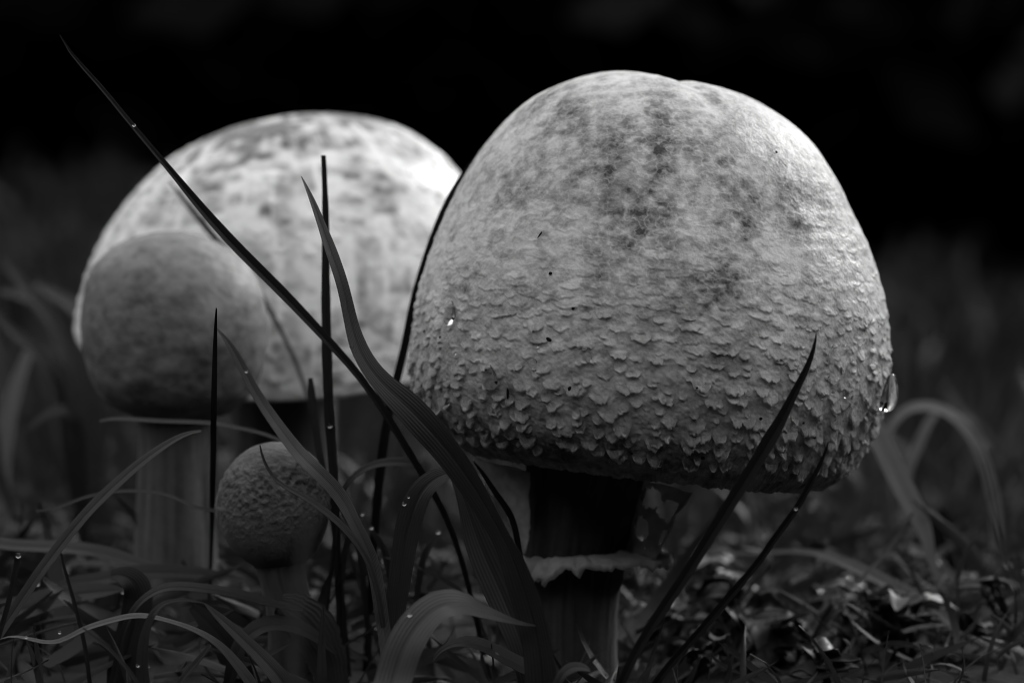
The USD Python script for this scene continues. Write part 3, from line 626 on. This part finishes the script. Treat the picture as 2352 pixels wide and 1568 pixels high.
blade('Z', 'small curled leaf tip at the bottom edge right of the arching leaf', [(1356, 1541), (1335, 1531), (1310, 1534), (1288, 1554), (1275, 1590)], 0.38, [3, 20, 26, 22, 20], G_mid)
blade('AA', 'thin pale straw lying between the button and the folded leaf', [(845, 1274), (900, 1282), (953, 1298), (1011, 1325), (1060, 1360)], 0.44, [4, 9, 11, 10], G_pale, name='straw', cat='straw')
blade('AB', 'narrow dark blade beside the torn veil, left of the large stem', [(1088, 1060), (1115, 1096), (1140, 1134), (1172, 1182), (1190, 1250)], 0.42, [4, 13, 15, 14], G_black)
blade('RA', 'dark pointed blade with a notch, in front of the large cap\'s right half', [(1875, 765), (1869, 800), (1851, 850), (1822, 908), (1794, 965), (1768, 1010), (1738, 1060), (1698, 1124), (1650, 1200), (1600, 1280), (1550, 1358), (1500, 1432), (1460, 1500), (1425, 1575)],
      [0.385, 0.382, 0.378], [2, 9, 15, 20, 27, 34, 30, 30, 29, 28, 26, 24, 22, 20], G_black, face=(-0.4, -0.85, -0.1), n=60, fold=0.4)
blade('RB', 'shorter dark thin blade at the right, parallel to the notched one', [(1903, 1014), (1887, 1058), (1862, 1108), (1832, 1163), (1790, 1222), (1742, 1290), (1692, 1350), (1640, 1411), (1582, 1478), (1528, 1540), (1500, 1580)], 0.384, [3, 10, 14, 16, 16, 18, 18, 18, 18], G_black, face=(-0.4, -0.85, -0.1), fold=0.4)
blade('RB2', 'small thin curved blade at the very bottom, right of the large stem', [(1510, 1521), (1490, 1535), (1470, 1560), (1450, 1600)], 0.375, [2, 6, 9, 9], G_dark)
blade('RC', 'blurred blade descending from behind the large cap\'s right edge', [(1955, 880), (1985, 940), (2020, 1010), (2062, 1095), (2098, 1165), (2122, 1215), (2138, 1275), (2160, 1345), (2182, 1400), (2215, 1460), (2260, 1560)], 0.49, [20, 40, 54, 56, 50, 38, 22, 18, 15, 13, 12], G_bright)
blade('RD', 'long blurred blade lying towards the lower right corner', [(1560, 1266), (1640, 1268), (1709, 1270), (1804, 1266), (1875, 1270), (1937, 1290), (2020, 1328), (2102, 1370), (2165, 1410), (2206, 1450), (2235, 1490), (2270, 1560)], [0.50, 0.49, 0.48, 0.47], [4, 8, 10, 12, 18, 30, 38, 38, 34, 24, 16, 14], G_pale, face=(0, -0.6, 0.75))
blade('RE', 'blurred blade arching in a hoop at the far right', [(2030, 1030), (2050, 975), (2085, 940), (2130, 932), (2180, 948), (2230, 1000), (2265, 1075), (2283, 1155), (2290, 1240), (2290, 1340)], 0.57, [10, 20, 24, 26, 26, 26, 26, 24], G_bright)
blade('RE2', 'second blurred hoop of grass, inside the outer one at the right', [(2150, 950), (2125, 985), (2105, 1030), (2088, 1070), (2080, 1130), (2078, 1230)], 0.58, [14, 22, 24, 22, 22], G_bright)
blade('RE3', 'blurred blade beyond the hoops, leaning out of the picture at the right', [(2190, 930), (2235, 960), (2290, 1020), (2340, 1100), (2390, 1200)], 0.70, [10, 20, 24, 26], G_mid)
blade('RF', 'dark blurred leaf standing beside the descending blade at the right', [(2168, 1172), (2160, 1200), (2172, 1250), (2185, 1310), (2195, 1370), (2200, 1450)], 0.545, [16, 48, 58, 58, 46, 30], G_black)
blade('DL', 'dull crumpled dead leaf standing under the button, right of its stem', [(640, 1385), (668, 1400), (705, 1430), (735, 1475), (755, 1530), (765, 1580)], 0.42, [50, 90, 110, 105, 90, 70], G_mid, name='dead_leaf', cat='leaf', face=(0.2, -0.8, 0.3), tear=0.3)
blade('DM', 'wide dark leaf low in the corner between the arched narrow blade and the button', [(440, 1392), (480, 1430), (520, 1480), (545, 1540), (555, 1590)], 0.43, [20, 50, 66, 70, 66], G_dark, face=(0.1, -0.8, 0.5))
blade('DN', 'thin straight blade leaning right at the bottom, left of the button\'s stem', [(482, 1480), (455, 1515), (425, 1550), (400, 1585)], 0.395, [8, 14, 15, 15], G_mid)
blade('DO', 'blurred short curved blade left of the egg-shaped mushroom\'s stem', [(60, 985), (100, 955), (140, 940), (172, 962), (185, 1010), (190, 1090)], 0.56, [10, 20, 24, 26, 24, 22], G_mid)
# low broad-leaved weeds at the lower right
def leaf_sheet(c, dir_, nrm, l, w, curl, seed):
    n, m_ = 9, 5
    s = np.linspace(0, 1, n); x = np.linspace(-1, 1, m_)
    dir_ = dir_ / np.linalg.norm(dir_); nrm = nrm - dir_ * (nrm @ dir_); nrm /= np.linalg.norm(nrm); sd = np.cross(dir_, nrm)
    wid = w * np.sin(np.pi * np.clip(s * 0.93 + 0.05, 0, 1)) ** 0.75 * (1 + 0.9 * (n1(s * 11 + seed, 8) - 0.5))
    p = c + s[:, None, None] * l * dir_ + (wid[:, None] * x[None])[..., None] * sd / 2 + ((-curl * s[:, None] ** 2 * l + 0.25 * wid[:, None] * x[None] ** 2) + 0.45 * l * (n1(s * 5 + seed, 9) - 0.5)[:, None])[..., None] * nrm
    return sheet(p, 0.0002)
weeds = [(1760, 1375, 0.52, 'pale leaf, largest and highest of the weeds right of the stem'), (1850, 1400, 0.54, 'curled hanging leaf, rightmost of the low weeds'), (1640, 1330, 0.50, 'weed just below the ring\'s right end'),
         (1560, 1370, 0.48, 'weed beside the large stem at its right'), (1700, 1440, 0.49, 'dark weed between the two dark thin blades\' feet'), (1810, 1480, 0.47, 'weed with leaf turned up, right of the dark thin blades'),
         (1480, 1420, 0.47, 'small weed close against the large stem\'s foot'), (1950, 1440, 0.56, 'blurred weed under the long lying blade'), (2080, 1480, 0.60, 'blurred weed near the lower right corner'), (1620, 1510, 0.44, 'lowest weed at the bottom edge, right half'),
         (1880, 1545, 0.43, 'small knobbly sprout at the bottom edge, right half'), (1735, 1300, 0.58, 'blurred pale weed under the large cap\'s right rim'), (2270, 1400, 0.62, 'blurred weed at the right edge')]
g = np.random.default_rng(61)
for k in range(26):
    u = g.uniform(1450, 2330); v = g.uniform(1290, 1500); weeds.append((u, v, float(np.clip((0.062 - g.uniform(0.004, 0.016)) / (K * (v - 784)), 0.46, 0.72)), None))
for k, (u, v, d, lab) in enumerate(weeds):
    g = np.random.default_rng(300 + k)
    c = at(u, v, d); foot = np.array([c[0] + g.normal(0, 0.003), c[1] + 0.004, float(height(c[0], c[1])) - 0.002])
    t = thing('weed', lab or 'one of the many low leafy weeds in the tangle right of the large stem', 'weed', foot, None if lab else 'low leafy weeds right of the large stem')
    nl = 5 + k % 3
    for q in range(nl):
        az = g.uniform(0, 6.28); e = g.uniform(-0.2, 0.5); dr = np.array([math.cos(az) * math.cos(e), math.sin(az) * math.cos(e), math.sin(e)])
        l = g.uniform(0.006, 0.0105) * (d / 0.5)
        st = c + np.array([g.normal(0, 0.0022), g.normal(0, 0.002), g.normal(0, 0.0022)])
        lf = leaf_sheet(st, dr, np.array([g.normal(0, 0.3), -0.35, 1.0]), l, l * g.uniform(0.3, 0.65), g.uniform(0.0, 0.9), k * 7 + q)
        obj('leaf', lf, [G_weed, G_weed, G_mid, G_dark][(k * 3 + q) % 4], t, foot)
        (sm_, suv) = ribbon(np.array([st, (st * 0.5 + foot * 0.5) + np.array([0.001, 0, 0.002]), foot]), np.array([0.0006, 0.0007, 0.0009]), np.array([0, -1, 0.2]), n=8, thick=0.0005)
        obj('stalk', sm_, G_dark, t, foot, uv=suv)

# ------------------------------------------------------------------ grass nobody could count
def proto_blade(k, parent):
    g = np.random.default_rng(400 + k)
    Lb = 1.0; bend = g.uniform(0.1, 1.5); s = np.linspace(0, 1, 6)
    a = bend * s ** 1.3
    p = np.zeros((6, 3)); 
    for i in range(1, 6): p[i] = p[i - 1] + np.array([math.sin(a[i]), 0, math.cos(a[i])]) * Lb / 5
    w = 0.075 * np.array([0.7, 1, 1, 0.85, 0.55, 0.04]) * g.uniform(0.7, 1.2)
    tw = g.uniform(-0.5, 0.5) * s
    sd = np.stack([np.sin(tw) * 0.6, np.cos(tw), 0 * tw], -1)
    rows_ = np.stack([p - sd * w[:, None] / 2, p + np.array([-0.012, 0, 0.0]), p + sd * w[:, None] / 2], 1)
    uv = np.stack([np.broadcast_to([0, 0.5, 1.0], (6, 3)), np.broadcast_to(s[:, None] * 6, (6, 3))], -1).reshape(-1, 2)
    return obj('blade', (rows_.reshape(-1, 3), grid_faces(6, 3)), [G_bg, G_dark, G_dark][k % 3], parent, uv=uv)
gi = UsdGeom.PointInstancer.Define(stage, '/World/grass')
protos = [proto_blade(k, gi.GetPrim()) for k in range(12)]
g = np.random.default_rng(55)
P_, S_ = [], []
def sow(n, y0, y1, h0, h1, spread=0.27, off=0.02, test=None):
    y = y0 + (y1 - y0) * g.random(n) ** 0.8
    x = (g.random(n) * 2 - 1) * (y * spread + off)
    keep = np.ones(n, bool) if test is None else test(x, y)
    x, y = x[keep], y[keep]
    P_.append(np.stack([x, y, height(x, y) - 0.003], -1)); S_.append(g.uniform(h0, h1, len(x)))
clear = lambda x, y: ~(((np.hypot(x - 0.012, y - 0.44) < 0.014) | (np.hypot(x + 0.05, y - 0.55) < 0.02) | (np.hypot(x + 0.066, y - 0.478) < 0.012) | (np.hypot(x + 0.04, y - 0.43) < 0.009)))
tuft = lambda f, th: (lambda x, y: fbm(np.stack([x * f, y * f * 0.7, 0 * x], -1), 3, 91) > th)
sow(420, 0.38, 0.60, 0.008, 0.020, test=clear)
sow(420, 0.44, 0.80, 0.012, 0.034, test=lambda x, y: clear(x, y) & (x > 0.01))          # short stubble that hides the soil
sow(500, 0.56, 0.9, 0.02, 0.055)
sow(1300, 0.65, 1.3, 0.025, 0.075, test=tuft(14, 0.45))
sow(7000, 1.2, 2.6, 0.03, 0.10, test=tuft(6, 0.5))
sow(9000, 2.4, 5.0, 0.04, 0.14, test=tuft(4, 0.48))
sow(2500, -1.2, 0.3, 0.02, 0.06, 0.0, 1.2, test=lambda x, y: np.hypot(x, y) > 0.25)
n_up = sum(len(x) for x in S_)
sow(700, 0.44, 0.80, 0.015, 0.040, test=lambda x, y: clear(x, y) & ((x < 0.01) | (y > 0.45)))
sow(700, 0.395, 0.52, 0.006, 0.018, test=lambda x, y: clear(x, y) & (x > 0.015))
sow(420, 0.42, 0.66, 0.008, 0.022, test=lambda x, y: clear(x, y) & (x > 0.01))
sow(500, 0.405, 0.50, 0.010, 0.026, test=lambda x, y: clear(x, y) & (x < 0.02))          # fallen blades
pos, sc = np.vstack(P_), np.concatenate(S_)
n = len(pos)
wid = np.interp(pos[:, 1], [0.4, 1.0, 4.0], [0.9, 1.2, 2.0])
tilt = g.normal(0, 0.45, n); tilt[n_up:] = g.uniform(1.0, 1.5, n - n_up); wid[n_up:] *= g.uniform(1.0, 1.8, n - n_up)
pos[n_up:, 2] += g.uniform(0.003, 0.016, n - n_up) * sstep(0.36, 0.5, pos[n_up:, 1])
instancer('/World/grass', protos, pos, g.integers(0, 12, n), quat_z(g.random(n) * 6.28, tilt, g.random(n) * 6.28), np.stack([sc, sc * wid, sc], -1))
tag(gi.GetPrim(), 'blurred grass growing all over the ground and the bank behind', 'grass', kind='stuff')

# ------------------------------------------------------------------ water drops
ICO = trimesh.creation.icosphere(3, 1.0)
def drop(p, nrm, r, label, squash=0.75, group=None, sag=0.0, stretch=1.0):
    nrm = np.asarray(nrm, float) / np.linalg.norm(nrm)
    v = np.array(ICO.vertices)
    v[:, 2] = np.where(v[:, 2] < 0, v[:, 2] * 0.35, v[:, 2] * squash)
    a = np.cross(nrm, UP if abs(nrm[2]) < 0.95 else np.array([1.0, 0, 0])); a /= np.linalg.norm(a); b = np.cross(nrm, a)
    down = -b if b[2] > 0 else b
    y = v[:, 1].copy()
    y = np.where(y < 0, y * stretch, y) ; v[:, 0] *= np.where(y < 0, 1 - 0.45 * np.clip(-y / max(stretch, 1), 0, 1) * (stretch > 1.2), 1.0)
    hand = np.dot(np.cross(a, down), nrm)
    p = np.asarray(p) + nrm * r * sag; v[:, 2] *= 1
    w = p + r * (v[:, :1] * a + y[:, None] * down + v[:, 2:] * nrm)
    return tag(obj('water_drop', (w, np.array(ICO.faces) if hand > 0 else np.array(ICO.faces)[:, ::-1]), M_water, None, p), label, 'water drop', group)
for (u, v, r, sq, stc, lab) in [(2019, 915, 28, 1.0, 2.3, 'largest drop, a hanging tear on the large cap\'s right edge'), (1997, 950, 16, 0.7, 1.5, 'dark oval drop just below and left of the hanging tear'),
        (1130, 872, 22, 0.6, 1.6, 'big clear drop low on the left part of the large cap'), (1226, 833, 10, 0.7, 1.0, 'small round drop between two scales in the middle-left of the large cap'),
        (1040, 725, 24, 0.35, 1.4, 'glistening wet patch high on the left side of the large cap'), (1350, 822, 11, 0.6, 1.2, 'bright drop at a scale tip right of the round one on the large cap'),
        (1718, 912, 7, 0.7, 1.1, 'drop at a scale tip left of the notched dark blade'), (1232, 793, 8, 0.6, 1.0, 'drop just above the small round one on the large cap'),
        (1903, 828, 9, 0.4, 1.8, 'thin bright streak of water near the large cap\'s right edge'), (1940, 905, 9, 0.7, 1.1, 'left one of two small drops beside the hanging tear'), (1955, 918, 9, 0.7, 1.2, 'right one of two small drops beside the hanging tear')]:
    p, nn = big.hit(u, v)
    drop(p, nn, r * K * 0.42, lab, sq, stretch=stc, sag=0.55 if r == 28 else 0.35)
BEADS = ['bead of water highest but one at the large cap\'s left edge', 'bead of water left of the middle bead in the left cluster', 'bead of water right of its twin in the left cluster', 'left of two beads side by side above the broad curving blade', 'right of two beads side by side above the broad curving blade', 'bead of water left of the big clear drop', 'bead of water just over the broad curving blade\'s bend', 'bead of water where the broad blade meets the cap\'s lower edge', 'bead of water under the dark oval drop, left', 'bead of water at a scale tip under the big clear drop', 'topmost bead of water at the large cap\'s left edge', 'bead of water below the glistening wet patch', 'bead of water under the dark oval drop, right']
for kb, (u, v, r) in enumerate([(985, 780, 6), (992, 838, 6), (1010, 842, 6), (972, 905, 7), (985, 908, 5), (1050, 862, 6), (1000, 930, 6), (1065, 945, 5), (1980, 975, 6), (1165, 970, 5), (955, 735, 6), (1000, 800, 5), (2010, 985, 6)]):
    p, nn = big.hit(u, v)
    drop(p, nn, r * K * 0.42, BEADS[kb], 0.8, 'tiny beads of water on the large cap')
g = np.random.default_rng(808)
for k in range(36):
    left = k % 2
    u, v = (g.uniform(950, 1130), g.uniform(700, 960)) if left else (g.uniform(1870, 2030), g.uniform(690, 990))
    p, nn = big.hit(u, v)
    drop(p, nn, g.uniform(2.5, 5.0) * K * 0.42, 'one of the fine wet beads scattered over the ' + ('left' if left else 'right') + ' side of the large cap\'s scales', 0.8, 'fine wet beads, ' + ('left' if left else 'right') + ' side of the large cap', sag=0.3)
def on(key, u, v, r, label, off=0.6, group=None):
    """A drop on a blade: at the blade's own depth where it is seen at (u, v)."""
    p = bases[key]; pu, pv = seen(p)
    d = p[np.argmin((pu - u) ** 2 + (pv - v) ** 2), 1]
    q = at(u, v, d - r * K * d * off)
    drop(q, np.array([0.1, -0.8, 0.5]), r * K * d, label, 0.9, group)
for (k, u, v, r, lab) in [('A', 308, 288, 5, 'tiny dewdrop near the tip of the long slanting blade'), ('B', 808, 796, 7, 'dewdrop on the left edge of the broad curving blade'), ('stalk', 757, 978, 7, 'bright dewdrop on the cut-off stalk'),
        ('X', 928, 1157, 6, 'brighter dewdrop on the folded leaf left of the large stem'), ('X', 938, 1141, 4, 'smaller upper dewdrop on the folded leaf left of the large stem'), ('W', 941, 1411, 6, 'dewdrop on the upper edge of the large arching leaf'),
        ('K', 316, 1527, 6, 'oval dewdrop at the left edge of the arched narrow blade'), ('K', 341, 1530, 4, 'small dewdrop at the right edge of the arched narrow blade'), ('P', 284, 1358, 7, 'dewdrop at the tip of the broad dark leaf'), ('P', 86, 1340, 6, 'dewdrop on the upper edge of the broad dark leaf, left'),
        ('E', 566, 853, 4, 'upper tiny dewdrop on the blade bending past the button'), ('E', 581, 906, 5, 'middle tiny dewdrop on the blade bending past the button'), ('E', 656, 1014, 6, 'lower dewdrop on the blade before the button\'s top'), ('S', 42, 1276, 7, 'wet drop on the stub at the left edge'),
        ('L', 60, 1463, 4, 'tiny dewdrop near the tip of the low pale leaf'), ('L', 137, 1452, 4, 'tiny dewdrop in the dip of the low pale leaf'), ('Y', 1140, 1500, 6, 'dewdrop on the low wet dark leaf'), ('RB', 1761, 1165, 6, 'dewdrop on the shorter dark blade at the right')]:
    if k == 'RB': u = 1828; v = 1168
    on(k, u, v, r * 0.8, lab)
for (u, v, lab) in [(1477, 1257, 'left'), (1496, 1261, 'right')]:
    drop(at(u, v, 0.428), (0, -1, 0.3), 5 * K * 0.43, f'{lab} one of two dewdrops on the torn veil right of the large stem', 0.9)
# out-of-focus dew, each drop near the tip of its own blade
for (u, v, d, r, lab) in [(1866, 1158, 0.72, 9, 'blurred bright dewdrop under the large cap\'s right rim'), (1906, 1239, 0.66, 8, 'blurred dewdrop above the long lying blade'), (2218, 1272, 0.66, 9, 'left of two blurred bright dewdrops at the right edge'), (2313, 1293, 0.66, 10, 'right of two blurred bright dewdrops at the right edge'),
        (1978, 1340, 0.52, 7, 'blurred dewdrop under the middle of the long lying blade'), (1955, 1326, 0.52, 5, 'smaller blurred dewdrop on the long lying blade'), (1893, 1450, 0.54, 7, 'blurred dewdrop low among the weeds at the right'), (2061, 1309, 0.62, 8, 'faint blurred dewdrop between long blade and dark leaf'),
        (1722, 1506, 0.5, 6, 'blurred dewdrop at the feet of the dark thin blades'), (2202, 1506, 0.52, 7, 'blurred dewdrop near the lower right corner'), (1763, 1231, 0.64, 8, 'faint blurred dewdrop between the two dark blades'), (2309, 1446, 0.62, 8, 'blurred dewdrop low at the right edge'), (2185, 1400, 0.62, 8, 'blurred dewdrop beside the dark leaf at the right'),
        (785, 1165, 0.44, 4, 'blurred dewdrop right of the button'), (832, 1180, 0.44, 4, 'second blurred dewdrop right of the button, further right'), (853, 1211, 0.44, 5, 'lowest of the blurred dewdrops right of the button'), (1006, 1221, 0.44, 6, 'blurred dewdrop between folded leaf and hidden leaf')]:
    g = np.random.default_rng(int(u + v))
    s_ = g.choice([-1, 1])
    blade(f'dew{u}', 'blade tip under the ' + lab.replace('left of two ', 'left ').replace('right of two ', 'right '), [(u + s_ * 6, v - 4), (u, v + 6), (u - s_ * 18, v + 30), (u - s_ * 40, v + 90), (u - s_ * 50, v + 170)], d, [3, 10, 14, 16, 14], G_mid, n=20, group='blades of grass under blurred dew')
    drop(at(u, v, d - 0.0012), (0, -0.8, 0.5), r * (1.6 if d > 0.5 else 0.9) * K * d, lab, 0.95)

# ------------------------------------------------------------------ specks of dirt on the large cap
SPECKS = {4: 'round dark crumb at the lowest scales above the stem', 5: 'lone dark dot above the first scales, left of the cap\'s middle', 6: 'lone dark dot in the wrinkles at the middle of the cap', 9: 'dark dot left of the drop beside the notched blade', 10: 'dark dot below the drop beside the notched blade', 11: 'dark fleck between the two dark thin blades', 12: 'upper dark dot between the two dark thin blades',
          13: 'dark fleck low on the cap, left of the notched blade', 14: 'dark dot left of the big clear drop\'s top', 15: 'dark dot below the wet patch at the left edge', 16: 'dark dot right under the wet patch', 17: 'dark dot in the scales right of the cap\'s middle', 18: 'dark dot among the lowest middle scales', 19: 'dark dot alone on the smooth upper right of the cap', 20: 'dark dot on the smooth upper left edge of the cap', 21: 'dark dot at the cap\'s far left edge above the broad blade'}
for k, (u, v, l, w, a) in enumerate([(1261, 779, 8, 4, 0.5), (1167, 902, 14, 3, 1.75), (1190, 1008, 20, 2.2, 0.05), (1309, 892, 6, 4, 1.9), (1298, 1031, 5, 5, 0), (1265, 628, 4, 4, 0), (1317, 708, 4, 4, 0), (1241, 539, 9, 1.6, 2.1),
        (1775, 917, 6, 4, 0.2), (1701, 899, 4, 4, 0), (1746, 962, 4, 4, 0), (1870, 1003, 5, 3, 0.6), (1845, 970, 3, 3, 0), (1614, 1050, 5, 4, 0.3), (1120, 850, 3.5, 3, 0), (975, 760, 4, 4, 0), (1012, 775, 3, 3, 0), (1600, 890, 3, 3, 0), (1450, 1040, 3, 3, 0), (1783, 350, 3, 3, 0), (1090, 330, 3, 3, 0), (945, 830, 4, 3, 0)]):
    p, nn = big.hit(u, v)
    g = np.random.default_rng(500 + k)
    b = trimesh.creation.icosphere(1, 1.0); vv = np.array(b.vertices) * (1 + 0.35 * (g.random((len(b.vertices), 1)) - 0.5))
    rt = np.cross(nn, UP); rt /= np.linalg.norm(rt); up_ = np.cross(rt, nn); up_ = up_ if up_[2] > 0 else -up_
    ax = rt * math.cos(a) + up_ * math.sin(a); bx = np.cross(nn, ax)
    s_ = K * 0.41
    vv = p + nn * 0.0001 + ax * vv[:, :1] * l * s_ + bx * vv[:, 1:2] * w * s_ + nn * vv[:, 2:] * 2.2 * s_
    big_ones = {0: 'short thick dark crumb on the scales, left of the large cap\'s middle', 1: 'dark upright splinter beside the big clear drop', 2: 'thin dark splinter lying level low on the large cap', 7: 'fine dark hair on the smooth upper left of the large cap', 3: 'slanted dark crumb below the middle of the large cap', 8: 'dark crumb left of the notched blade on the large cap'}
    tag(obj('dirt_speck', (vv, np.array(b.faces)), M_dirt, None, p), big_ones.get(k) or SPECKS[k], 'speck', None if k in big_ones else 'tiny specks of dirt on the large cap')
